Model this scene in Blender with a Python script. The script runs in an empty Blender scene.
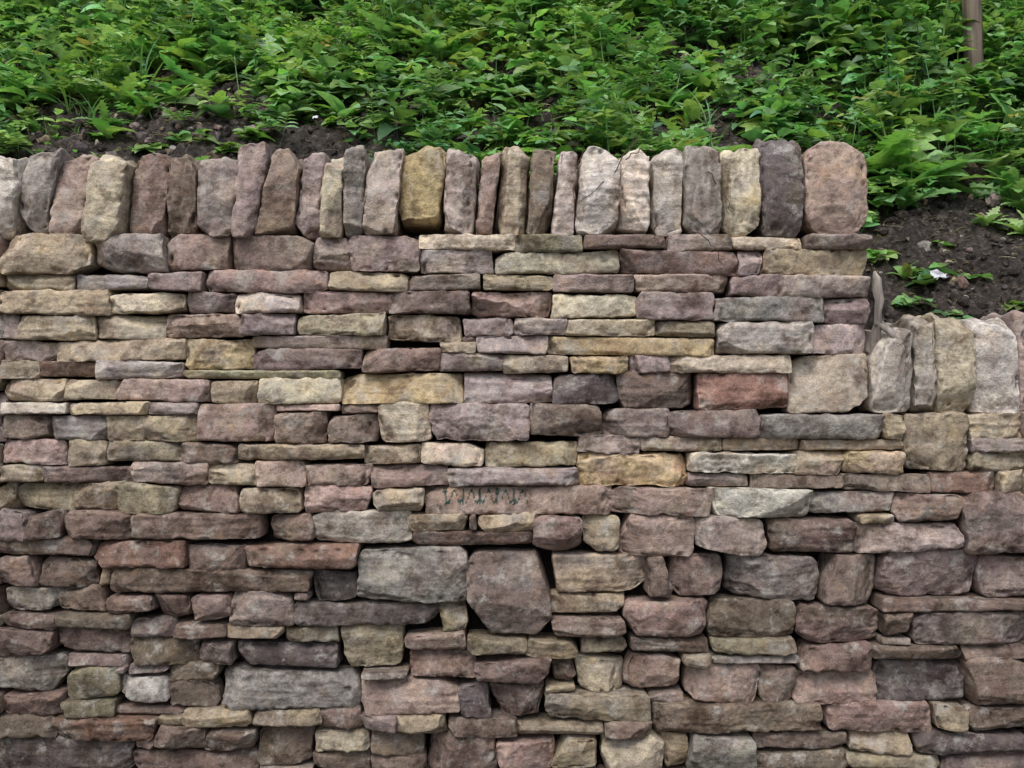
import bpy, math, random
import numpy as np
from mathutils import Vector
random.seed(7); rng=np.random.default_rng(11)
S=0.003; CAMY=-2.9; CZ=1.5
def PX(px): return (px-512)*S
def PZ(py): return CZ+(384-py)*S
def s2l(c):
    c=np.array(c,float)/255.0
    return np.where(c<=0.04045,c/12.92,((c+0.055)/1.055)**2.4)

# ---------------------------------------------------------------- noise
def _h(ix,iy,iz,s):
    n=(ix.astype(np.uint32)*np.uint32(374761393)+iy.astype(np.uint32)*np.uint32(668265263)+iz.astype(np.uint32)*np.uint32(2246822519)+np.uint32(s*2654435+77))
    n=(n^(n>>np.uint32(13)))*np.uint32(1274126177)
    n=n^(n>>np.uint32(16))
    n=n*np.uint32(2654435761); n=n^(n>>np.uint32(15))
    return n.astype(np.float64)/4294967295.0*2-1
def vnoise(p,seed=0):
    p=p+1000.0
    f=np.floor(p); t=p-f; f=f.astype(np.int64)
    t=t*t*(3-2*t)
    x,y,z=f[:,0],f[:,1],f[:,2]; u,v,w=t[:,0],t[:,1],t[:,2]
    def L(a,b,k): return a+(b-a)*k
    c=[_h(x+i,y+j,z+k,seed) for i in (0,1) for j in (0,1) for k in (0,1)]
    a=L(L(c[0],c[4],u),L(c[2],c[6],u),v); b=L(L(c[1],c[5],u),L(c[3],c[7],u),v)
    return L(a,b,w)
def fbm(p,o=3,seed=0):
    r=0; a=1; t=0
    for i in range(o):
        r=r+a*vnoise(p*(2.03**i)+i*17.3,seed+i); t+=a; a*=0.5
    return r/t

# ---------------------------------------------------------------- mesh helper
class Acc:
    def __init__(s): s.v=[];s.f=[];s.c=[];s.n=0
    def add(s,v,f,c):
        s.v.append(v); s.f.append(f+s.n); s.c.append(c); s.n+=len(v)
    def build(s,name,mat,parent=None,smooth=True):
        v=np.concatenate(s.v).astype(np.float32); f=np.concatenate(s.f).astype(np.int32); c=np.concatenate(s.c).astype(np.float32)
        me=bpy.data.meshes.new(name)
        me.vertices.add(len(v)); me.vertices.foreach_set('co',v.ravel())
        k=f.shape[1]
        me.loops.add(f.size); me.loops.foreach_set('vertex_index',f.ravel())
        me.polygons.add(len(f)); me.polygons.foreach_set('loop_start',np.arange(0,f.size,k,dtype=np.int32))
        me.update(calc_edges=True)
        me.polygons.foreach_set('use_smooth',np.full(len(f),smooth))
        a=me.attributes.new('Col','FLOAT_COLOR','POINT'); a.data.foreach_set('color',c.ravel())
        a2=me.attributes.new('rnd','FLOAT','POINT'); a2.data.foreach_set('value',np.ascontiguousarray(c[:,3]))
        me.materials.append(mat)
        o=bpy.data.objects.new(name,me); bpy.context.scene.collection.objects.link(o)
        if parent: o.parent=parent
        return o

# ---------------------------------------------------------------- materials
def newmat(n):
    m=bpy.data.materials.new(n); m.use_nodes=True; nt=m.node_tree; nt.nodes.clear()
    return m,nt
def N(nt,t,**k):
    n=nt.nodes.new(t)
    for a,b in k.items():
        if a.startswith('_'): n.inputs[a[1:].replace('_',' ')].default_value=b
        else: setattr(n,a,b)
    return n
def mixc(nt,mode,fac,a,b):
    m=nt.nodes.new('ShaderNodeMix'); m.data_type='RGBA'; m.blend_type=mode
    def put(sock,x):
        if isinstance(x,(int,float)): sock.default_value=x
        elif isinstance(x,tuple): sock.default_value=x
        else: nt.links.new(x,sock)
    put(m.inputs[0],fac); put(m.inputs[6],a); put(m.inputs[7],b)
    return m.outputs[2]
def ramp(nt,src,stops):
    r=nt.nodes.new('ShaderNodeValToRGB'); e=r.color_ramp.elements
    while len(e)<len(stops): e.new(0.5)
    for i,(p,c) in enumerate(stops):
        e[i].position=p; e[i].color=(c,c,c,1) if not isinstance(c,tuple) else c
    nt.links.new(src,r.inputs[0]); return r.outputs[0]

def stone_mat():
    m,nt=newmat('weathered_sandstone'); L=nt.links.new
    out=N(nt,'ShaderNodeOutputMaterial'); b=N(nt,'ShaderNodeBsdfPrincipled')
    b.inputs['Roughness'].default_value=0.92; b.inputs['Specular IOR Level'].default_value=0.2
    L(b.outputs[0],out.inputs[0])
    col=N(nt,'ShaderNodeAttribute',attribute_name='Col'); rnd=N(nt,'ShaderNodeAttribute',attribute_name='rnd')
    tc=N(nt,'ShaderNodeTexCoord')
    mul=N(nt,'ShaderNodeMath',operation='MULTIPLY'); L(rnd.outputs['Fac'],mul.inputs[0]); mul.inputs[1].default_value=61.0
    add=N(nt,'ShaderNodeVectorMath',operation='ADD'); L(tc.outputs['Object'],add.inputs[0])
    cmb=N(nt,'ShaderNodeCombineXYZ'); L(mul.outputs[0],cmb.inputs[0]); L(mul.outputs[0],cmb.inputs[1]); L(mul.outputs[0],cmb.inputs[2])
    L(cmb.outputs[0],add.inputs[1]); V=add.outputs[0]
    def noise(sc,det,rough=.6,vec=V,dist=0):
        n=N(nt,'ShaderNodeTexNoise'); n.inputs['Scale'].default_value=sc; n.inputs['Detail'].default_value=det; n.inputs['Roughness'].default_value=rough
        n.inputs['Distortion'].default_value=dist
        L(vec,n.inputs['Vector']); return n
    n1=noise(9,3,.65)
    n2=noise(38,3,.7)
    n3=noise(200,2,.7)
    mp=N(nt,'ShaderNodeMapping'); L(V,mp.inputs[0]); mp.inputs['Scale'].default_value=(6,6,70)
    ns=noise(1.0,3,.6,vec=mp.outputs[0])
    c=col.outputs['Color']
    hue=ramp(nt,n1.outputs['Fac'],[(.34,(.76,.70,.67,1)),(.5,(1,1,1,1)),(.66,(1.26,1.24,1.15,1))])
    c=mixc(nt,'MULTIPLY',0.95,c,hue)
    c=mixc(nt,'MULTIPLY',0.7,c,ramp(nt,n2.outputs['Fac'],[(.28,.46),(.5,1.0),(.72,1.42)]))
    c=mixc(nt,'MULTIPLY',0.5,c,ramp(nt,n3.outputs['Fac'],[(.3,.55),(.5,1.0),(.7,1.4)]))
    sel=ramp(nt,rnd.outputs['Fac'],[(.55,.12),(.75,.75)])
    c=mixc(nt,'MULTIPLY',sel,c,ramp(nt,ns.outputs['Fac'],[(.35,.65),(.55,1.10)]))
    nl=noise(15,5,.75)
    c=mixc(nt,'MIX',ramp(nt,nl.outputs['Fac'],[(.54,0.0),(.66,0.6)]),c,(.47,.455,.42,1))
    nd=noise(10,4,.75)
    c=mixc(nt,'MULTIPLY',ramp(nt,nd.outputs['Fac'],[(.36,.85),(.48,0.0)]),c,(.42,.38,.35,1))
    # rusty / ochre iron staining patches
    c=mixc(nt,'MULTIPLY',ramp(nt,nd.outputs['Fac'],[(.56,0.0),(.70,.6)]),c,(1.10,.96,.72,1))
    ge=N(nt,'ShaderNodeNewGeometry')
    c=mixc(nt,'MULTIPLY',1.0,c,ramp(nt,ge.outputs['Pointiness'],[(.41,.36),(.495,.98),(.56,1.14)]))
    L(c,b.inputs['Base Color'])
    bp=N(nt,'ShaderNodeBump'); bp.inputs['Strength'].default_value=.9; bp.inputs['Distance'].default_value=.005
    a1=N(nt,'ShaderNodeMath',operation='MULTIPLY_ADD'); L(n3.outputs['Fac'],a1.inputs[0]); a1.inputs[1].default_value=.55; L(n2.outputs['Fac'],a1.inputs[2])
    L(a1.outputs[0],bp.inputs['Height']); L(bp.outputs[0],b.inputs['Normal'])
    return m
M_STONE=stone_mat()

def soil_mat(name,cols,sc=30):
    m,nt=newmat(name); L=nt.links.new
    out=N(nt,'ShaderNodeOutputMaterial'); b=N(nt,'ShaderNodeBsdfPrincipled'); b.inputs['Roughness'].default_value=.95
    b.inputs['Specular IOR Level'].default_value=0.2
    L(b.outputs[0],out.inputs[0]); tc=N(nt,'ShaderNodeTexCoord')
    n=N(nt,'ShaderNodeTexNoise'); n.inputs['Scale'].default_value=sc; n.inputs['Detail'].default_value=5; n.inputs['Roughness'].default_value=.75
    n2=N(nt,'ShaderNodeTexNoise'); n2.inputs['Scale'].default_value=sc/8; n2.inputs['Detail'].default_value=3
    L(tc.outputs['Object'],n.inputs[0]); L(tc.outputs['Object'],n2.inputs[0])
    c=ramp(nt,n.outputs['Fac'],[(.35,cols[0]),(.55,cols[1]),(.72,cols[2])])
    c=mixc(nt,'MULTIPLY',.8,c,ramp(nt,n2.outputs['Fac'],[(.35,.6),(.6,1.2)]))
    L(c,b.inputs['Base Color'])
    bp=N(nt,'ShaderNodeBump'); bp.inputs['Strength'].default_value=1; bp.inputs['Distance'].default_value=.02; L(n.outputs['Fac'],bp.inputs['Height']); L(bp.outputs[0],b.inputs['Normal'])
    return m
M_SOIL=soil_mat('dark_soil',[(.022,.019,.017,1),(.070,.059,.052,1),(.23,.20,.18,1)],40)
M_GROUND=soil_mat('trodden_ground',[(.05,.045,.04,1),(.10,.09,.075,1),(.16,.15,.12,1)],14)
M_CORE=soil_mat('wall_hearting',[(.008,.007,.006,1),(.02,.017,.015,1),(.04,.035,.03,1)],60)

def leaf_mat():
    m,nt=newmat('leaf'); L=nt.links.new
    out=N(nt,'ShaderNodeOutputMaterial'); b=N(nt,'ShaderNodeBsdfPrincipled'); b.inputs['Roughness'].default_value=.48
    b.inputs['Specular IOR Level'].default_value=0.5
    t=N(nt,'ShaderNodeBsdfTranslucent'); mx=N(nt,'ShaderNodeMixShader'); mx.inputs[0].default_value=.32
    col=N(nt,'ShaderNodeAttribute',attribute_name='Col'); tc=N(nt,'ShaderNodeTexCoord')
    n=N(nt,'ShaderNodeTexNoise'); n.inputs['Scale'].default_value=45; n.inputs['Detail'].default_value=1; L(tc.outputs['Object'],n.inputs[0])
    c=mixc(nt,'MULTIPLY',.7,col.outputs['Color'],ramp(nt,n.outputs['Fac'],[(.3,.7),(.7,1.3)]))
    c2=mixc(nt,'MULTIPLY',1.0,c,(1.25,1.35,.7,1))
    L(c,b.inputs['Base Color']); L(c2,t.inputs['Color'])
    L(b.outputs[0],mx.inputs[1]); L(t.outputs[0],mx.inputs[2]); L(mx.outputs[0],out.inputs[0])
    return m
M_LEAF=leaf_mat()

def wood_mat(name,c0,c1):
    m,nt=newmat(name); L=nt.links.new
    out=N(nt,'ShaderNodeOutputMaterial'); b=N(nt,'ShaderNodeBsdfPrincipled'); b.inputs['Roughness'].default_value=.9
    L(b.outputs[0],out.inputs[0]); tc=N(nt,'ShaderNodeTexCoord'); mp=N(nt,'ShaderNodeMapping'); mp.inputs['Scale'].default_value=(60,60,4)
    L(tc.outputs['Object'],mp.inputs[0]); n=N(nt,'ShaderNodeTexNoise'); n.inputs['Scale'].default_value=1; n.inputs['Detail'].default_value=6; L(mp.outputs[0],n.inputs[0])
    L(ramp(nt,n.outputs['Fac'],[(.3,c0),(.7,c1)]),b.inputs['Base Color'])
    bp=N(nt,'ShaderNodeBump'); bp.inputs['Strength'].default_value=.6; bp.inputs['Distance'].default_value=.01; L(n.outputs['Fac'],bp.inputs['Height']); L(bp.outputs[0],b.inputs['Normal'])
    return m
M_WOOD=wood_mat('weathered_wood',(.09,.07,.055,1),(.28,.22,.18,1))
M_TWIG=wood_mat('twig_bark',(.05,.02,.015,1),(.14,.06,.05,1))
m,nt=newmat('pale_litter'); out=N(nt,'ShaderNodeOutputMaterial'); b=N(nt,'ShaderNodeBsdfPrincipled'); b.inputs['Roughness'].default_value=.5
tn=N(nt,'ShaderNodeTexNoise'); tn.inputs['Scale'].default_value=60; nt.links.new(ramp(nt,tn.outputs['Fac'],[(.35,(.30,.31,.33,1)),(.5,(.62,.64,.68,1))]),b.inputs['Base Color'])
nt.links.new(b.outputs[0],out.inputs[0]); M_LIT=m

# ---------------------------------------------------------------- stone generator
PAL={'p':(150,135,133),'P':(174,160,158),'g':(143,139,136),'G':(180,176,171),'t':(163,150,127),'T':(184,173,152),'y':(178,160,120),
     'o':(142,135,113),'b':(132,114,107),'r':(138,108,97),'d':(105,97,98),'w':(214,208,200),'k':(126,112,100),'q':(162,140,132)}
LUM=np.array([.2126,.7152,.0722])
def desat(c,k=.18):
    l=float(c@LUM); return 1.13*(c*(1-k)+k*l*np.array([1.09,.99,.92]))
def stone(acc,quad,depth,col,seed,cell=.0042,y0=0.0,full=False,rough=1.0,strata='h',rmul=1.0,facets=3,topamp=0.0,tint=None,bulge=None,chop=1):
    r=np.random.default_rng(seed)
    bl,br,tr,tl=[np.array(q,float) for q in quad]
    w=(np.linalg.norm(br-bl)+np.linalg.norm(tr-tl))/2; h=(np.linalg.norm(tl-bl)+np.linalg.norm(tr-br))/2
    hx,hz=w/2,h/2
    nx=max(3,int(math.ceil(w/cell))); nz=max(3,int(math.ceil(h/cell)))
    xs=np.linspace(-hx,hx,nx+1); zs=np.linspace(-hz,hz,nz+1)
    gx,gz=np.meshgrid(xs,zs,indexing='ij'); n0=(nx+1)*(nz+1)
    P0=np.stack([gx.ravel(),np.zeros(n0),gz.ravel()],1)
    idx=np.arange(n0).reshape(nx+1,nz+1)
    F=[np.stack([idx[:-1,:-1],idx[1:,:-1],idx[1:,1:],idx[:-1,1:]],-1).reshape(-1,4)]
    per=np.concatenate([idx[:-1,0],idx[-1,:-1],idx[:0:-1,-1],idx[0,:0:-1]]); m=len(per)
    if full:
        lv=[.004,.008,.013,.02,.03]; y=.045
        while y<depth-.012: lv.append(y); y+=.016
        lv.append(depth)
    else: lv=[.004,.009,.016,.028,.055,depth]
    V=[P0]; prev=per; base=n0
    for k,y in enumerate(lv):
        if full and k==len(lv)-1:
            Pb=P0.copy(); Pb[:,1]=depth; V.append(Pb)
            cur=per+base
            ib=idx+base
            F.append(np.stack([ib[:-1,:-1],ib[:-1,1:],ib[1:,1:],ib[1:,:-1]],-1).reshape(-1,4)); base+=n0
        else:
            q=P0[per].copy(); q[:,1]=y; V.append(q); cur=np.arange(base,base+m); base+=m
        F.append(np.stack([prev,cur,np.roll(cur,-1),np.roll(prev,-1)],-1)); prev=cur
    P=np.concatenate(V); F=np.concatenate(F)
    mh=min(hx,hz)
    un=P[:,0]/hx; vn=P[:,2]/hz; fr=np.clip(1-P[:,1]/.03,0,1)
    rc=mh*r.uniform(.08,.32)*rmul
    q=np.stack([np.clip(P[:,0],-(hx-rc),hx-rc),np.clip(P[:,2],-(hz-rc),hz-rc)],1)
    d=np.stack([P[:,0],P[:,2]],1)-q; l=np.linalg.norm(d,axis=1); k=np.where(l>rc,rc/np.maximum(l,1e-9),1)
    P[:,0]=q[:,0]+d[:,0]*k; P[:,2]=q[:,1]+d[:,1]*k
    rr=min(mh*.6,r.uniform(.003,.009)*rmul)
    lo=np.array([-(hx-rr),rr,-(hz-rr)]); hi=np.array([hx-rr,(depth-rr) if full else 9,hz-rr])
    q=np.clip(P,lo,hi); d=P-q; l=np.linalg.norm(d,axis=1); k=np.where(l>rr,rr/np.maximum(l,1e-9),1); P=q+d*k[:,None]
    bg=r.uniform(.000,.008)*min(1,mh/.035) if bulge is None else bulge
    P[:,1]-=bg*(1-np.abs(un)**3)*(1-np.abs(vn)**3)*fr
    P[:,1]+=fr*(un*r.uniform(-.009,.009)+vn*r.uniform(-.008,.008))
    for i in range(chop):
        a=r.choice([0,math.pi/2,math.pi,1.5*math.pi])+math.pi/4+r.uniform(-.55,.55)
        nn=np.array([math.cos(a),r.uniform(-.35,.1),math.sin(a)]); nn/=np.linalg.norm(nn)
        dt=P@nn; off=dt.max()-r.uniform(.08,.48)*mh; ex=np.maximum(dt-off,0); P-=nn*ex[:,None]*.95
    for i in range(facets):
        a=math.radians(r.uniform(10,55)); be=r.uniform(0,2*math.pi)
        nn=np.array([math.sin(a)*math.cos(be),-math.cos(a),math.sin(a)*math.sin(be)])
        dt=P@nn; mx=dt.max(); off=mx-r.uniform(.004,.020)*min(1.6,mh/.032)
        ex=np.maximum(dt-off,0); P-=nn*ex[:,None]*.96
    if full:
        for i in range(4):
            a=r.uniform(0,2*math.pi) if i>1 else r.uniform(math.pi*.25,math.pi*.75)
            nn=np.array([math.cos(a),r.uniform(-.5,.5),math.sin(a)]); nn/=np.linalg.norm(nn)
            dt=P@nn; off=dt.max()-r.uniform(.008,.03); ex=np.maximum(dt-off,0); P-=nn*ex[:,None]*.95
    u=(P[:,0]/hx+1)/2; v=(P[:,2]/hz+1)/2
    XZ=(bl[None]*((1-u)*(1-v))[:,None]+br[None]*(u*(1-v))[:,None]+tr[None]*(u*v)[:,None]+tl[None]*((1-u)*v)[:,None])
    W=np.stack([XZ[:,0],P[:,1]+y0,XZ[:,1]],1)
    Q=W+r.uniform(-20,20,3)
    low=fbm(Q*14,2,1); mid=fbm(Q*26,3,4); fi=fbm(Q*130,2,8)
    if strata=='v': st=fbm(Q*np.array([95,95,9]),2,12)
    else: st=fbm(Q*np.array([10,10,85]),2,12)
    sa=r.choice([.0005,.0014,.0036]) if strata=='h' else .007
    lim=min(1,mh/.03)
    W[:,1]+=(low*.007*lim+mid*.0055*rough+fi*.0016*rough+st*sa)*np.where(P[:,1]<depth*.5,1,-1)
    edge=np.clip((np.maximum(np.abs(un),np.abs(vn))-.72)/.28,0,1)
    W[:,1]+=edge*fr*np.clip(fbm(Q*36,2,41)-.05,0,1)*.026*lim
    W[:,0]+=(fbm(Q*30+5,3,21)*.0065*rough+st*(sa*.4 if strata=='v' else 0))*lim
    W[:,2]+=fbm(Q*28+9,3,27)*.0055*rough*lim
    if topamp: W[:,2]+=topamp*fbm(Q*np.array([26,14,2]),2,33)*np.clip(v,0,1)**3
    c=desat(s2l(PAL[col]))*r.uniform(.78,1.18)*(1+r.uniform(-.03,.03,3))
    if tint is not None: c=c*tint
    alt=desat(s2l(PAL[r.choice(list('ptTqgkT'))])); k=np.clip(low*.9+.1,0,.55)[:,None]
    C=c[None]*(1-k)+(alt*c.mean()/alt.mean())[None]*k
    C=np.concatenate([C,np.full((len(W),1),r.uniform(0,1))],1)
    acc.add(W,F,C); return W,C

# ---------------------------------------------------------------- stone layout (measured courses)
R='''0 239 88 272 t|89 239 162 272 g|165 236 227 270 q|228 235 310 266 b|310 238 350 268 p|350 235 420 270 p|421 236 513 250 T|515 234 582 249 o|583 234 666 249 b|667 234 733 247 p|734 235 803 248 T|805 234 872 250 p
418 251 494 273 P|494 251 620 273 T|620 250 738 273 q|739 249 764 274 p|766 251 870 274 t
0 273 72 288 t|73 273 147 290 g|148 271 203 292 p|204 268 325 291 q|326 271 407 292 t|407 274 480 291 p|481 274 552 291 t|553 275 634 292 p|635 274 729 292 q|731 276 783 296 p|784 275 869 297 p
0 289 107 314 t|108 290 182 312 T|183 293 234 312 p|235 291 300 312 P|301 291 390 314 q|391 290 470 314 b|472 289 553 316 q|556 293 635 318 T|636 294 712 320 p|713 296 825 321 g|826 299 869 322 p
0 316 18 340 p|18 316 93 340 t|94 315 163 338 T|164 314 240 337 q|241 313 294 336 p|295 315 386 334 o|387 314 462 347 t|463 317 514 335 p|515 318 566 335 P|567 319 654 336 T|655 321 716 337 o|717 322 813 352 G|814 323 871 353 P
0 341 53 359 p|55 339 184 360 t|185 338 250 368 y|251 335 387 349 p|251 349 362 370 p|362 348 440 370 b|441 337 476 352 t|476 336 547 354 p|548 336 716 355 y|440 353 503 372 p|503 356 570 372 T|571 356 628 373 y|629 356 669 373 p|670 355 796 372 T|788 355 869 413 T
0 360 36 377 t|37 361 94 377 r|95 361 180 377 G|0 378 62 400 t|63 379 116 402 T|117 378 208 403 q|181 370 340 380 o|210 381 257 404 t|258 380 340 404 T|340 371 462 404 y|464 373 553 401 P|555 373 617 406 d|618 372 696 408 b|697 373 785 410 r
0 401 66 415 G|67 403 148 414 t|149 402 198 414 p|0 415 46 438 b|47 416 106 441 g|107 414 198 441 t|199 404 276 441 q|277 412 326 442 b|327 414 378 444 b|379 403 432 445 T|431 402 530 441 p|529 402 600 438 k|601 409 669 436 p|670 410 758 437 b|761 414 883 438 g|884 416 906 440 t|907 413 972 471 t|973 416 1030 438 t
0 440 64 466 q|65 443 104 463 t|105 443 180 462 o|181 442 235 460 b|236 443 362 462 t|363 445 420 464 t|424 441 483 465 T|484 441 578 467 t|580 436 640 453 p|641 437 722 453 t|578 453 688 487 y|723 437 800 450 t|690 453 796 474 w|797 451 846 476 t|801 440 906 450 t|848 451 905 473 y|973 440 1030 452 p|973 453 1030 470 t
0 466 42 482 t|43 465 130 483 b|131 463 207 483 q|208 461 255 486 t|256 463 304 485 q|305 466 370 486 q|371 466 447 487 b|448 467 578 485 p|690 474 750 487 p|751 475 845 490 b|846 474 932 491 k|933 472 1000 493 r|1001 472 1032 492 t
-10 484 12 512 t|13 483 72 512 o|73 485 118 513 t|119 485 174 515 t|175 485 235 514 q|236 486 299 514 T|300 486 369 515 q|370 487 425 515 t|427 486 608 514 q|610 488 710 517 q|711 489 813 518 G|815 492 893 514 g|894 492 963 524 b|964 494 1040 553 b
-8 508 27 535 p|28 511 62 538 b|63 512 131 541 b|132 514 262 543 b|263 514 310 543 b|311 514 409 546 G|410 514 467 531 t|476 513 535 534 t|412 532 534 550 b|536 514 582 554 q|584 516 621 554 t|623 518 694 557 q|695 516 767 560 p|767 515 856 556 b|857 515 894 522 t|857 523 958 552 p
-12 536 92 557 b|-5 559 36 585 b|37 557 94 586 b|95 541 187 570 r|188 543 242 568 b|243 545 355 571 r|356 546 463 604 g|465 552 557 637 b|558 556 648 598 t|649 556 669 598 b|670 560 725 600 b|727 557 824 605 g|824 556 882 605 b|883 552 981 597 p|982 555 1040 600 p
110 567 307 596 k|308 570 355 596 d|-6 586 52 612 G|53 585 104 614 b|104 594 152 614 b|153 593 190 620 b|191 596 232 624 q|230 597 293 626 P|294 598 437 632 d|438 605 463 635 o|553 594 624 617 t|547 618 624 640 q|626 599 708 638 q|709 601 792 637 k|794 605 882 644 b|883 598 1036 612 b|911 613 1034 643 p
0 613 56 628 b|57 616 129 630 k|130 616 173 637 p|-10 630 50 655 b|51 629 124 657 b|125 638 195 665 k|174 620 224 640 b|225 625 282 640 t|283 627 338 650 o|197 641 234 665 b|235 640 336 665 d|338 629 403 677 t|404 634 466 650 q|408 650 478 680 q|467 637 525 658 t|526 638 580 660 t|478 659 550 685 b|581 640 628 658 o|629 640 710 655 k|711 637 800 656 o|801 645 870 672 b|871 645 960 660 k|961 645 1035 659 b
-14 657 60 694 g|61 668 114 700 o|115 675 166 707 G|167 665 215 682 k|167 683 216 706 b|217 665 360 715 g|361 677 458 715 q|459 683 490 717 d|491 686 545 720 b|546 694 650 722 t|577 660 623 694 T|624 656 684 694 q|685 666 760 703 q|652 703 825 735 k|761 672 797 705 b|798 675 875 708 q|876 661 966 706 d|968 659 1040 703 b
0 697 60 715 b|-12 716 53 735 k|55 717 154 742 r|63 701 112 716 o|112 708 182 717 b|183 707 250 726 t|251 709 318 728 t|155 727 205 750 k|206 727 258 750 b|258 729 312 768 b|313 729 368 756 T|319 715 360 728 b|361 716 394 733 p|395 715 445 733 t|370 735 424 760 k|424 739 492 773 b|446 717 516 738 b|517 722 602 738 t|603 723 650 737 b|495 740 552 770 q|553 739 600 770 t|600 739 663 770 T|664 737 690 772 t|691 737 754 770 g|755 738 850 752 b|755 753 850 772 k|826 706 936 736 q|937 709 963 727 t|850 737 915 757 t|916 729 1030 757 d|964 704 1036 727 b|-30 736 130 775 d|131 751 257 772 b'''
st=[]
for ln in R.split('\n'):
    for e in ln.split('|'):
        a=e.split(); st.append([float(a[0]),float(a[1]),float(a[2]),float(a[3]),a[4]])
for it in range(3):
    for i in range(len(st)):
        for j in range(i+1,len(st)):
            A,B=st[i],st[j]
            ow=min(A[2],B[2])-max(A[0],B[0]); oh=min(A[3],B[3])-max(A[1],B[1])
            if ow>0.01 and oh>0.01:
                if oh<=ow:
                    mid=(min(A[3],B[3])+max(A[1],B[1]))/2
                    if A[1]<B[1]: A[3]=mid;B[1]=mid
                    else: B[3]=mid;A[1]=mid
                else:
                    mid=(min(A[2],B[2])+max(A[0],B[0]))/2
                    if A[0]<B[0]: A[2]=mid;B[0]=mid
                    else: B[2]=mid;A[0]=mid
OX,OY=60,230
occ=np.zeros((590,1150),bool)
occ[:, :OX-30]=True; occ[:,OX+1036:]=True; occ[:5,:]=True; occ[775-OY:,:]=True
occ[:413-OY,OX+871:]=True
def box(s): return max(0,int(round(s[1]))-OY),int(round(s[3]))-OY,int(round(s[0]))+OX,int(round(s[2]))+OX
for s in st:
    a,b_,c,d=box(s); occ[a:b_,c:d]=True
cols='btqkpgo'
BW,BH=9,7
added=0
while True:
    I=np.pad(occ.astype(int),((1,0),(1,0))).cumsum(0).cumsum(1)
    sm=I[BH:,BW:]-I[:-BH,BW:]-I[BH:,:-BW]+I[:-BH,:-BW]
    z=np.argwhere(sm==0)
    if len(z)==0 or added>200: break
    y,x=z[0]; h,w=BH,BW
    g=True
    while g:
        g=False
        if w<95 and x+w<occ.shape[1] and not occ[y:y+h,x+w].any(): w+=1; g=True
        if h<26 and y+h<occ.shape[0] and not occ[y+h,x:x+w].any(): h+=1; g=True
    occ[y:y+h,x:x+w]=True; st.append([x-OX,y+OY,x-OX+w,y+OY+h,random.choice(cols)]); added+=1
for it in range(5):
    for s in st:
        a,b_,c,d=box(s)
        if d-c<3 or b_-a<3: continue
        if a>0 and not occ[a-1,c:d].any(): s[1]-=1; occ[a-1,c:d]=True
        a,b_,c,d=box(s)
        if b_<occ.shape[0]-1 and not occ[b_,c:d].any(): s[3]+=1; occ[b_,c:d]=True
        a,b_,c,d=box(s)
        if c>0 and not occ[a:b_,c-1].any(): s[0]-=1; occ[a:b_,c-1]=True
        a,b_,c,d=box(s)
        if d<occ.shape[1]-1 and not occ[a:b_,d].any(): s[2]+=1; occ[a:b_,d]=True

wall=bpy.data.objects.new('dry_stone_wall',None); bpy.context.scene.collection.objects.link(wall)
acc=Acc(); sid=100
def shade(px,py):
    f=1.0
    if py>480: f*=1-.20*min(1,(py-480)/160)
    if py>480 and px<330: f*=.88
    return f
def put(s,cell,j=2.6):
    global sid
    sid+=1
    x0,y0,x1,y1,c=s; w=x1-x0; h=y1-y0
    g=.3 if y0<500 else .6
    jt=min(j,h*.13) if y0<480 else min(j*1.9,h*.19)
    def q(x,y): return (PX(x+random.uniform(-jt,jt)*.9),PZ(y+random.uniform(-jt,jt)*.8))
    quad=[q(x0+g,y1-g),q(x1-g,y1-g),q(x1-g,y0+g),q(x0+g,y0+g)]
    lower=y0>480
    dep=.38 if (x1>860 and y0<400) else .19
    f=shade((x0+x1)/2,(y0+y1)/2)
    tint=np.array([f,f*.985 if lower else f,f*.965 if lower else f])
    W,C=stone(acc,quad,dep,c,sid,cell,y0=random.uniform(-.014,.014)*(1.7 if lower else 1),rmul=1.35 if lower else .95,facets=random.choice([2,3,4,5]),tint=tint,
              rough=random.uniform(.6,1.4),chop=random.choice([0,1,1,2]) if not lower else random.choice([1,2,2,3]))
    if x0<500<x1 and y0<500<y1:
        X=W[:,0]/S+512; Y=384-(W[:,2]-CZ)/S
        zz=497+6*np.sin(X*.55)*np.sign(np.sin(X*.17)+.4)
        mk=(X>442)&(X<528)&((np.abs(Y-zz)<1.7)|((np.sin(X*.37)>.93)&(np.abs(Y-497)<8)))&(W[:,1]<.04)
        C[mk,:3]=np.array([.035,.075,.065])
for s in st: put(s,.0040)
def rows(xa,xb,ya,yb):
    y=ya
    while y<yb-6:
        h=random.uniform(17,36); 
        if y+h>yb-14: h=yb-y
        x=xa+random.uniform(-10,0)
        while x<xb-8:
            w=random.uniform(38,115)
            if xb-(x+w)<28: w=xb-x
            if h>26 and random.random()<.3:
                k=h*random.uniform(.4,.6)
                put([x,y,x+w,y+k,random.choice(cols)],.009); put([x,y+k,x+w,y+h,random.choice(cols)],.009)
            else: put([x,y,x+w,y+h,random.choice(cols)],.009)
            x+=w
        y+=h
rows(-950,-32,236,776); rows(1038,1950,414,776); rows(-950,1950,777,890)
acc.build('face_stones',M_STONE,wall)

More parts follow.
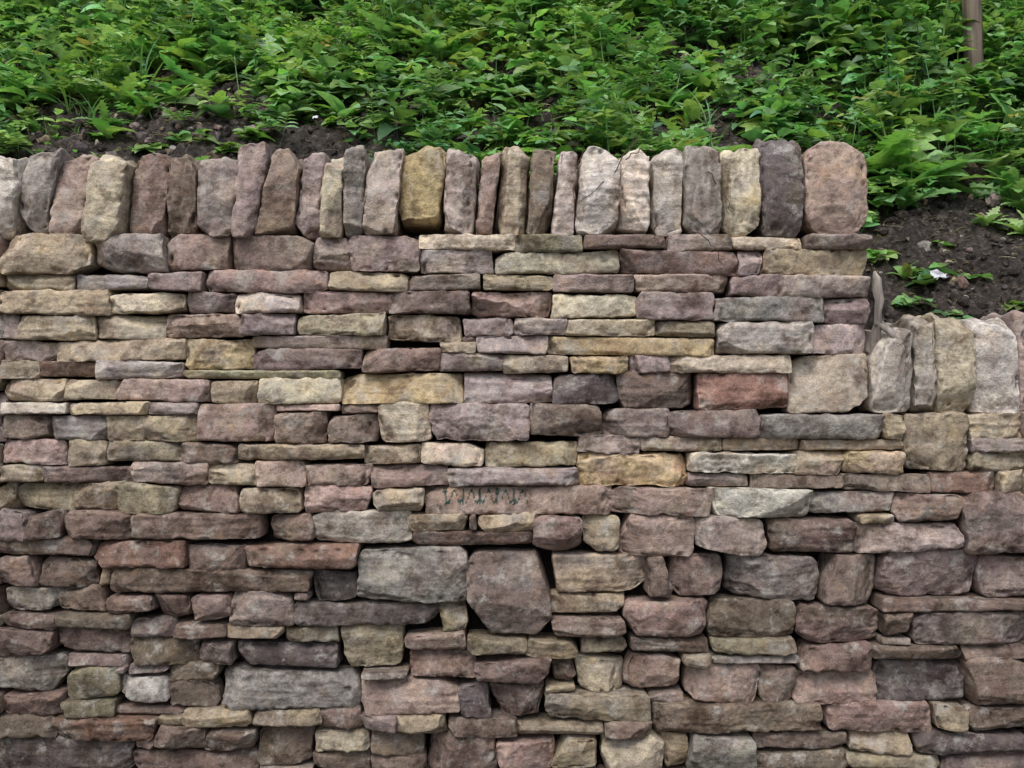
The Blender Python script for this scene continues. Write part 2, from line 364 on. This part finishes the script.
# ---- coping stones set on edge
CP='''-25 8 -6 27 160 238 G|8 46 25 63 156 232 g|46 79 61 97 154 238 q|78 118 95 131 155 240 T|119 158 131 167 153 239 b|160 195 167 194 153 238 k|196 232 194 243 155 236 p|232 256 241 270 152 236 p|256 292 272 302 150 236 k|292 318 302 326 149 235 P|319 342 325 346 152 235 T|342 361 345 369 147 233 g|361 394 369 406 148 234 P|396 441 400 446 149 222 y|443 474 446 479 146 234 P|474 493 480 500 149 233 q|494 525 500 532 146 234 T|527 550 533 557 147 233 k|551 575 558 580 148 234 P|576 619 583 620 151 233 G|620 650 622 652 146 233 w|652 682 654 684 147 233 G|683 722 684 722 143 233 g|722 761 724 762 146 236 T|762 804 758 804 145 235 d|806 873 804 874 143 233 q
872 916 872 914 330 412 G|918 943 917 937 319 411 g|944 983 938 978 316 415 T|983 1026 975 1024 318 413 G|1027 1058 1024 1058 315 413 p'''
cp=[]
for ln in CP.split('\n'):
    for e in ln.split('|'):
        a=e.split(); cp.append([float(t) for t in a[:6]]+[a[6]])
x=-25
while x>-950:
    w=random.uniform(24,48); cp.append([x-w,x,x-w+14,x+14,random.uniform(148,160),237,random.choice('pPgTbqG')]); x-=w+1
x=1059
while x<1950:
    w=random.uniform(28,50); cp.append([x,x+w,x-3,x+w-3,random.uniform(312,322),413,random.choice('pPgTbqG')]); x+=w+1
ac=Acc()
for i,(a,b_,c,d,yt,yb,col) in enumerate(cp):
    inn=(-60<a<1060)
    j=lambda:random.uniform(-2,2)
    big=abs(a-806)<2
    hj=0 if big else 1
    quad=[(PX(a+.8+j()*hj),PZ(yb+1+j()*hj*.6)),(PX(b_-.8+j()*hj),PZ(yb+1+j()*hj*.6)),(PX(d-.8+j()*hj),PZ(yt-3+2.6*j()*hj)),(PX(c+.8+j()*hj),PZ(yt-3+2.6*j()*hj))]
    wood=(abs(a-722)<2 or abs(a-918)<2); jag=(abs(a-683)<2 or abs(a-160)<2)
    stone(ac,quad,random.uniform(.27,.34),col,5000+i,.0045 if inn else .011,y0=random.uniform(-.025,.03),full=True,rough=1.05,strata='v' if (wood or jag) else 'h',
          facets=5,topamp=.0 if big else .025,rmul=2.4 if big else random.uniform(.9,1.9),bulge=random.uniform(.0,.012),chop=0 if big else random.choice([1,2,3]),tint=np.array([1.08,1.07,1.04]))
ac.build('coping_stones',M_STONE,wall)

def boxmesh(name,x0,x1,y0,y1,z0,z1,mat,parent=None):
    v=np.array([[x,y,z] for x in (x0,x1) for y in (y0,y1) for z in (z0,z1)],float)
    f=np.array([[0,1,3,2],[4,6,7,5],[0,4,5,1],[2,3,7,6],[0,2,6,4],[1,5,7,3]])
    a=Acc(); a.add(v,f,np.ones((8,4))); return a.build(name,mat,parent,False)
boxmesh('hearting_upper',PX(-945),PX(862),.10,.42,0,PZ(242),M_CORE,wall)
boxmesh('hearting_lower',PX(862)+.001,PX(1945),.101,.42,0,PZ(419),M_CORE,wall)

# ---------------------------------------------------------------- bank
def sst(a,b,x): t=np.clip((x-a)/(b-a),0,1); return t*t*(3-2*t)
def bank0(x,y):
    x=np.asarray(x,float); y=np.asarray(y,float)
    base=2.11-.47*sst(1.08,1.30,x)*(1-.6*sst(.9,2.2,y))
    edge=1-sst(4.3,6.5,np.abs(x))
    d=np.maximum(y-.38,0)
    rise=4.2*(1-np.exp(-d*.90/4.2))
    return (base+rise)*edge
def bank(x,y):
    x=np.atleast_1d(np.asarray(x,float)); y=np.atleast_1d(np.asarray(y,float))
    P=np.stack([x,y,np.zeros_like(x)],1)
    n=fbm(P*2.2,3,50)*.06+fbm(P*9,3,55)*.045+np.abs(fbm(P*28,3,60))*.045
    return bank0(x,y)+n*(1-.6*sst(4.3,6.5,np.abs(x)))
xs=np.concatenate([np.linspace(-60,-7,20),np.linspace(-6.6,-3.3,24),np.arange(-3.2,3.2,.014),np.linspace(3.25,6.6,24),np.linspace(7,60,20)])
ys=np.concatenate([np.arange(.37,2.0,.012),np.arange(2.0,2.9,.03),np.linspace(2.95,6,22),np.linspace(6.5,60,26)])
gx,gy=np.meshgrid(xs,ys,indexing='ij'); z=bank(gx.ravel(),gy.ravel())
V=np.stack([gx.ravel(),gy.ravel(),z],1); idx=np.arange(len(V)).reshape(gx.shape)
F=np.stack([idx[:-1,:-1],idx[1:,:-1],idx[1:,1:],idx[:-1,1:]],-1).reshape(-1,4)
sk=V[idx[:,0]].copy(); sk[:,2]=-.1; n0=len(V); si=np.arange(n0,n0+len(sk))
F=np.concatenate([F,np.stack([si[:-1],si[1:],idx[1:,0],idx[:-1,0]],-1)]); V=np.concatenate([V,sk])
a=Acc(); a.add(V,F,np.ones((len(V),4))); a.build('earth_bank',M_SOIL)
v=np.array([[-300,-300,-.01],[300,-300,-.01],[300,300,-.01],[-300,300,-.01]],float)
a=Acc(); a.add(v,np.array([[0,1,2,3]]),np.ones((4,4))); a.build('ground',M_GROUND)

def ico():
    import bmesh
    bm=bmesh.new(); bmesh.ops.create_icosphere(bm,subdivisions=2,radius=1)
    v=np.array([q.co[:] for q in bm.verts]); f=np.array([[l.index for l in q.verts] for q in bm.faces]); bm.free(); return v,f
iv,jf=ico()
def clods(name,n,mat,xr,yr,sz,colf):
    a=Acc(); X=rng.uniform(*xr,n); Y=yr[0]+(yr[1]-yr[0])*rng.uniform(size=n)**1.2; Z=bank(X,Y)
    for i in range(n):
        x,y=X[i],Y[i]; s=sz[0]*(sz[1]/sz[0])**(rng.uniform()**1.8)
        sc=rng.uniform(.5,1.2,3)*s; v=iv*sc; v=v*(1+.45*vnoise(iv*1.7+i*3.1,5))[:,None]
        th=rng.uniform(0,6.28); c,s_=math.cos(th),math.sin(th); v=v@np.array([[c,s_,0],[-s_,c,0],[0,0,1]])
        v=v+np.array([x,y,Z[i]+s*.2]); cc=colf(i); a.add(v,jf,np.tile(cc,(len(v),1)))
    return a.build(name,mat,None,False)
clods('soil_clods',4200,M_SOIL,(-2.4,2.6),(.38,1.7),(.005,.028),lambda i:np.array([1,1,1,1.]))
clods('rubble_stones',650,M_STONE,(-2.4,2.6),(.45,1.6),(.006,.042),lambda i:np.append(s2l(PAL[random.choice('bkdpqtG')])*.65,rng.uniform()))

# ---------------------------------------------------------------- vegetation
def leaf_tpl(rows,prof,fold=.25,arch=.25,wid=.5):
    V=[];F=[]
    for i in range(rows+1):
        t=i/rows; w=prof(t,i)*wid; y=t-arch*.25*t*t; z=-arch*t*t
        V+= [(-w,y,z+fold*w),(0,y,z),(w,y,z+fold*w)]
    for i in range(rows):
        k=i*3; F+=[(k,k+1,k+4,k+3),(k+1,k+2,k+5,k+4)]
    return np.array(V,float),np.array(F)
ov=lambda t,i: (math.sin(math.pi*min(1,t**.72))**.8 if 0<t<1 else .02)*(1.0 if i%2 else .82)
lan=lambda t,i: (math.sin(math.pi*t**.9)**.6 if 0<t<1 else .05)*(1.0 if i%2 else .48)
dock=lambda t,i: (math.sin(math.pi*t**.8)**.7 if 0<t<1 else .06)
gr=lambda t,i: (1-t)**.6*.98+.02
T={'ov':leaf_tpl(6,ov,.25,.25,.42),'ov2':leaf_tpl(6,ov,.45,.5,.36),'lobe':leaf_tpl(14,lan,.3,.55,.19),'dock':leaf_tpl(8,dock,.35,.5,.17),
   'grass':leaf_tpl(5,gr,.3,.5,.03),'sm':leaf_tpl(3,dock,.2,.2,.30),'stem':leaf_tpl(3,lambda t,i:1-.5*t,.0,.06,.012),'dry':leaf_tpl(3,dock,.6,.5,.25)}
inst={k:([],[],[]) for k in T}
def frame(d,up):
    dx,dy,dz=d; l=math.sqrt(dx*dx+dy*dy+dz*dz); dx/=l;dy/=l;dz/=l
    ux,uy,uz=up; x0=dy*uz-dz*uy; x1=dz*ux-dx*uz; x2=dx*uy-dy*ux; l=math.sqrt(x0*x0+x1*x1+x2*x2)
    if l<1e-4: x0,x1,x2=1.,0.,0.
    else: x0/=l;x1/=l;x2/=l
    return np.array([[x0,dx,x1*dz-x2*dy],[x1,dy,x2*dx-x0*dz],[x2,dz,x0*dy-x1*dx]])
RG=random.gauss; RU=random.uniform
def leaf(k,p,d,L,c,roll=0,wm=1.0):
    M=frame(d,(RG(0,.28),RG(0,.28)-.25,1.0))*L; M[:,0]*=wm
    a=inst[k]; a[0].append(M); a[1].append(p); a[2].append(c)
def dirv(az,el): return np.array([math.cos(az)*math.cos(el),math.sin(az)*math.cos(el),math.sin(el)])
def lc(base,var=.32):
    k=RU(1-var,1+var)
    if random.random()<.008: return np.array([.38,.33,.11])
    return np.array([base[0]*k*RU(.75,1.25),base[1]*k,base[2]*k*RU(.7,1.4)])
G1=(.165,.315,.110); G2=(.220,.400,.135); G3=(.30,.49,.165); G4=(.100,.205,.085)
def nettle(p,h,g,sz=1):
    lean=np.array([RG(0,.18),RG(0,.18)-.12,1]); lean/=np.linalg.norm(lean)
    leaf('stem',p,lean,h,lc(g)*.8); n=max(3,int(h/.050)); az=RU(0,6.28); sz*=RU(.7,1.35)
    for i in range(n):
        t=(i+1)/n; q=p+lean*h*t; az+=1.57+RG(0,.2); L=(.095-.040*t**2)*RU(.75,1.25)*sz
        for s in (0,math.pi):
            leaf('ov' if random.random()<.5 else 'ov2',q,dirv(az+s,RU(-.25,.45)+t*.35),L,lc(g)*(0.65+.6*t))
def cover(p,h,g):
    sz=RU(.6,1.4)
    for i in range(random.randint(4,7)):
        az=RU(0,6.28); d=dirv(az,RU(.5,1.2)); l=h*RU(.5,1.1); q=p+d*l
        leaf('stem',p,d,l,lc(g)*.8,wm=.6); L=RU(.040,.070)*sz; c=lc(g)
        for s in (-1.25,0,1.25): leaf('ov',q,dirv(az+s,RU(-.3,.3)),L,c*RU(.85,1.15),wm=1.2)
def rosette(p,l,g,k='lobe'):
    n=random.randint(7,12); a0=RU(0,6.28)
    for i in range(n):
        az=a0+i*6.28/n+RG(0,.25); leaf(k,p,dirv(az,RU(.45,1.25)),l*RU(.6,1.1),lc(g,.18),wm=RU(.95,1.5))
def ferny(p,h,g):
    lean=np.array([RG(0,.2),RG(0,.2)-.1,1]); lean/=np.linalg.norm(lean); leaf('stem',p,lean,h,lc(g)*.8)
    for f in range(random.randint(3,6)):
        t=RU(.25,1); q=p+lean*h*t; az=RU(0,6.28); el=RU(0,.9); d=dirv(az,el); fl=RU(.10,.19)
        c=lc(g)
        leaf('stem',q,d,fl,c*.8,wm=.5)
        for i in range(5):
            u=(i+1.5)/6.5; r=q+d*fl*u-np.array([0,0,.25])*fl*u*u*.5
            for s in (-1.1,1.1): leaf('sm',r,dirv(az+s,el*.5+RG(0,.15)),.050*(1.15-u)*RU(.8,1.2)+.008,c*RU(.85,1.15))
        leaf('sm',q+d*fl,d,.026,c)
def grass(p,h,g):
    for i in range(random.randint(5,10)):
        leaf('grass',p+np.array([RG(0,.01),RG(0,.01),0]),dirv(RU(0,6.28),RU(.8,1.45)),h*RU(.5,1.1),lc(g))
NC=3000
Y=.40+2.75*rng.uniform(size=NC)**1.1; HW=(Y-CAMY)*.60+.2; X=rng.uniform(-1,1,NC)*HW; ZB=bank(X,Y)
def nz2(sx,sy,sz,seed): return vnoise(np.stack([X*sx,Y*sy,np.full(NC,sz)],1),seed)
nb=nz2(2.6,3.5,3.3,90)*.42+nz2(8,8,7.3,91)*.30
lx=np.clip((-.22-X)/.3,0,1); ly=np.clip((.95+nb-Y)/.18,0,1); rx=np.clip((X-1.12)/.12,0,1); ry=np.clip((1.06+nb-.06*X-Y)/.18,0,1)
B=np.maximum(lx*ly*.78,rx*ry*.90)+np.clip(nb-.12,0,1)*1.7
K=nz2(1.8,1.8,1,70); HG=nz2(1.7,1.7,5,75); GI=nz2(3.1,3.1,9,80)
for i in range(NC):
    x,y=X[i],Y[i]; b=B[i]
    if random.random()<b: continue
    kind=K[i]; hgt=HG[i]
    p=np.array([x,y,ZB[i]-.005]); far=min(1,max(0,(y-1.1)/1.0))
    near=max(0,1-(y-.4)/.35) if (x<-.35 or x>1.0) else 0
    H=(1+.75*hgt)*(1+.9*far)*(1-.35*near)*(1.25 if x>.9 and y>1.1 else 1)
    g=[G1,G2,G2,G3][int(np.clip((GI[i]+1)*2+RG(0,.5),0,3))]
    if random.random()<.12: g=G4
    if lx[i]*ly[i]>.2 or rx[i]*ry[i]>.2: H*=.5
    r=random.random()+kind*.7
    if r<.28: cover(p,.11*H,g)
    elif r<.60: nettle(p,RU(.09,.23)*H,g)
    elif r<.82: ferny(p,RU(.08,.23)*H,g)
    elif r<1.25: rosette(p,RU(.10,.20)*H,G3 if random.random()<.5 else G2,'lobe' if random.random()<.75 else 'dock')
    else: grass(p,RU(.12,.25)*H,G2)
def hit(px,py):
    sx=PX(px)/-CAMY; sz=(PZ(py)-CZ)/-CAMY
    for k in range(400):
        y=.38+k*.012
        if bank0(sx*(y-CAMY),y)>=CZ+sz*(y-CAMY): break
    x=sx*(y-CAMY); return np.array([x,y,bank(x,y)[0]-.005])
for (px,py,l,k,g) in [(905,128,.30,'lobe',G3),(935,150,.28,'lobe',G2),(880,135,.24,'lobe',G3),(960,140,.26,'lobe',G3),(1005,150,.28,'lobe',G2),(345,125,.16,'dock',G3),(285,120,.17,'dock',G2),
                  (700,95,.17,'dock',G3),(640,60,.2,'lobe',G3),(1010,205,.2,'lobe',G2),(905,280,.10,'dock',G2),(200,90,.2,'lobe',G2),(50,110,.22,'lobe',G2),(440,70,.26,'lobe',G3),(395,60,.26,'lobe',G2),(800,100,.18,'dock',G3),(540,110,.16,'dock',G3),
                  (880,185,.13,'lobe',G2),(985,235,.11,'lobe',G3),(120,105,.18,'lobe',G3),(920,195,.14,'dock',G3),(1000,60,.3,'lobe',G3),(930,70,.3,'lobe',G2)]:
    rosette(hit(px,py),l,g,k); rosette(hit(px+6,py-5),l*.8,g,k)
for (px,py,h) in [(400,55,.42),(430,45,.45),(375,40,.40),(520,50,.35),(215,70,.3),(180,50,.36),(60,40,.4),(20,45,.4),(760,55,.32),(860,60,.36),(1010,60,.45),(900,40,.4),(610,70,.3),(1015,120,.3)]:
    for k in range(4):
        p=hit(px+RG(0,14),py+RG(0,6)); ferny(p,h*RU(.7,1.1),G2); nettle(p+np.array([.03,0,0]),h*RU(.6,1),G1)
al=Acc()
for k,(Ms,ps,cs) in inst.items():
    tv,tf=T[k]; Ms=np.array(Ms); ps=np.array(ps); cs=np.array(cs); n=len(ps); m_=len(tv)
    if n==0: continue
    v=np.einsum('nij,mj->nmi',Ms,tv)+ps[:,None,:]
    f=(tf[None]+(np.arange(n)*m_)[:,None,None]).reshape(-1,4)
    c=np.concatenate([np.repeat(cs,m_,0),np.ones((n*m_,1))],1)
    al.add(v.reshape(-1,3),f,c)
al.build('weed_foliage',M_LEAF)

# dead leaves and dry stalks lying on the soil
ad=Acc(); n=1700
DX=rng.uniform(-2.4,2.6,n); DY=rng.uniform(.45,1.6,n); DZ=bank(DX,DY)
for i in range(n):
    p=np.array([DX[i],DY[i],DZ[i]+.012]); stalk=random.random()<.35
    tv,tf=T['grass'] if stalk else T['dry']
    M=frame(dirv(RU(0,6.28),RU(-.1,.6)),(RG(0,.4),RG(0,.4)-.3,1.))*(RU(.05,.13) if stalk else RU(.014,.036))
    c=np.array(random.choice([(.30,.24,.16),(.20,.14,.09),(.42,.37,.28),(.14,.10,.07)]))*RU(.6,1.1)
    ad.add(tv@M.T+p,tf,np.tile(np.append(c,1),(len(tv),1)))
ad.build('dead_leaf_litter',M_LEAF)

af=Acc()
for i in range(26):
    p=hit(RU(0,1000),RU(10,100))+np.array([0,-.05,RU(.14,.24)])
    for k in range(5):
        a_=k*1.256; M=frame(dirv(a_,.5),(0,0,1.))*.009; tv,tf=T['sm']; tv=tv*np.array([2,1,1])
        af.add(tv@M.T+p,tf,np.tile(np.array([.65,.5,.03,1]),(len(tv),1)))
af.build('yellow_flowers',M_LEAF)

# ---------------------------------------------------------------- post, twigs, bleached root
def tube(acc,pts,rads,seg=10,nz=0):
    pts=[np.array(p,float) for p in pts]; V=[];F=[]
    for i,p in enumerate(pts):
        t=pts[min(i+1,len(pts)-1)]-pts[max(i-1,0)]; t/=np.linalg.norm(t)
        a_=np.cross(t,[0.1,1,0.05]); a_/=np.linalg.norm(a_); b2=np.cross(t,a_)
        for k in range(seg):
            th=2*math.pi*k/seg; r=rads[i]*(1+nz*vnoise(np.array([[k*1.3,i*.35,2.]]),3)[0]); V.append(p+a_*math.cos(th)*r+b2*math.sin(th)*r)
    for i in range(len(pts)-1):
        for k in range(seg): F.append((i*seg+k,i*seg+(k+1)%seg,(i+1)*seg+(k+1)%seg,(i+1)*seg+k))
    n=len(V); V.append(pts[-1]); 
    for k in range(0,seg,2): F.append(((len(pts)-1)*seg+k,(len(pts)-1)*seg+(k+1)%seg,(len(pts)-1)*seg+(k+2)%seg,n))
    acc.add(np.array(V),np.array(F),np.tile(np.array([.3,.25,.2,1.]),(len(V),1)))
pp=hit(975,86); a=Acc(); tube(a,[pp+np.array([-.004*i,0,-.1+.12*i]) for i in range(12)],[.044]*12,14,.12); a.build('wooden_post',M_WOOD)
a=Acc()
def twig(pl,y=-.02,r=.0016):
    n=24; P=[]
    pl=np.array(pl,float); s=np.linspace(0,len(pl)-1,n)
    xs_=np.interp(s,range(len(pl)),pl[:,0]); ys_=np.interp(s,range(len(pl)),pl[:,1])
    P=[(PX(xs_[i]+math.sin(i*.9)*1.2),y-.01*math.sin(i*.5),PZ(ys_[i]+math.cos(i*.7)*1.0)) for i in range(n)]
    tube(a,P,[r*(1-.5*i/n) for i in range(n)],6)
twig([(637,138),(622,160),(606,182),(590,195),(576,205)]); twig([(582,150),(577,175),(572,200),(579,225)]); twig([(690,232),(706,240),(714,252),(722,268)],y=-.025)
twig([(706,172),(716,186),(726,204),(730,214)]); twig([(655,225),(652,240),(660,246)],y=-.03); twig([(625,160),(640,150),(655,152)],y=-.015)
a.build('bramble_twigs',M_TWIG)
a=Acc()
tube(a,[(PX(877),.06,PZ(350)),(PX(879),.04,PZ(338)),(PX(881),.02,PZ(324)),(PX(880),.015,PZ(312)),(PX(882),.015,PZ(300)),(PX(880),.02,PZ(288)),(PX(881),.03,PZ(278)),(PX(878),.03,PZ(270))],[.013,.014,.013,.011,.013,.011,.009,.003],9,.7)
tube(a,[(PX(880),.02,PZ(322)),(PX(888),.0,PZ(330)),(PX(897),-.01,PZ(340)),(PX(905),-.01,PZ(347))],[.010,.009,.008,.003],8,.6)
o=a.build('bleached_root',wood_mat('bleached_wood',(.15,.13,.115,1),(.42,.38,.34,1)))

def scrap(px,py,s,up=.03):
    p=hit(px,py)+np.array([0,-.05,up]); n=9; g=np.linspace(-1,1,n); X,Y=np.meshgrid(g,g,indexing='ij')
    v=np.stack([X.ravel()*s,Y.ravel()*s*.7,np.zeros(n*n)],1); q=np.stack([X.ravel(),Y.ravel(),np.full(n*n,px)],1)
    v[:,2]+=vnoise(q*2.2,3)*s*.5+Y.ravel()*s*.5; v[:,0]+=vnoise(q*1.5,8)*s*.4; idx=np.arange(n*n).reshape(n,n)
    F=np.stack([idx[:-1,:-1],idx[1:,:-1],idx[1:,1:],idx[:-1,1:]],-1).reshape(-1,4); a.add(v+p,F,np.ones((n*n,4)))
a=Acc(); scrap(856,60,.045,.26); scrap(933,287,.030,.04); scrap(318,132,.010,.03); scrap(655,26,.04,.34)
a.build('litter_scraps',M_LIT)

# ---------------------------------------------------------------- light, camera
sc=bpy.context.scene
w=bpy.data.worlds.new('World'); sc.world=w; w.use_nodes=True; nt=w.node_tree
sky=nt.nodes.new('ShaderNodeTexSky'); sky.sky_type='NISHITA'; sky.sun_disc=False; sky.sun_elevation=math.radians(56); sky.sun_rotation=math.radians(200)
sky.dust_density=4.0
hs=nt.nodes.new('ShaderNodeHueSaturation'); hs.inputs['Saturation'].default_value=.62
nt.links.new(sky.outputs[0],hs.inputs['Color']); nt.links.new(hs.outputs[0],nt.nodes['Background'].inputs[0]); nt.nodes['Background'].inputs[1].default_value=.15
sl=bpy.data.lights.new('sun','SUN'); sl.energy=1.5; sl.angle=math.radians(32); sl.color=(1,.97,.94)
so=bpy.data.objects.new('sun',sl); sc.collection.objects.link(so); so.rotation_euler=(math.radians(36),0,math.radians(-20))
cd=bpy.data.cameras.new('camera'); cam=bpy.data.objects.new('camera',cd); sc.collection.objects.link(cam)
cam.location=(0,CAMY,CZ); cam.rotation_euler=(math.radians(90),0,0); cd.sensor_width=36; cd.lens=36*(-CAMY)/(1024*S); cd.clip_end=1000; cd.clip_start=.05
sc.camera=cam
sc.view_settings.view_transform='Standard'; sc.view_settings.look='None'; sc.view_settings.exposure=0
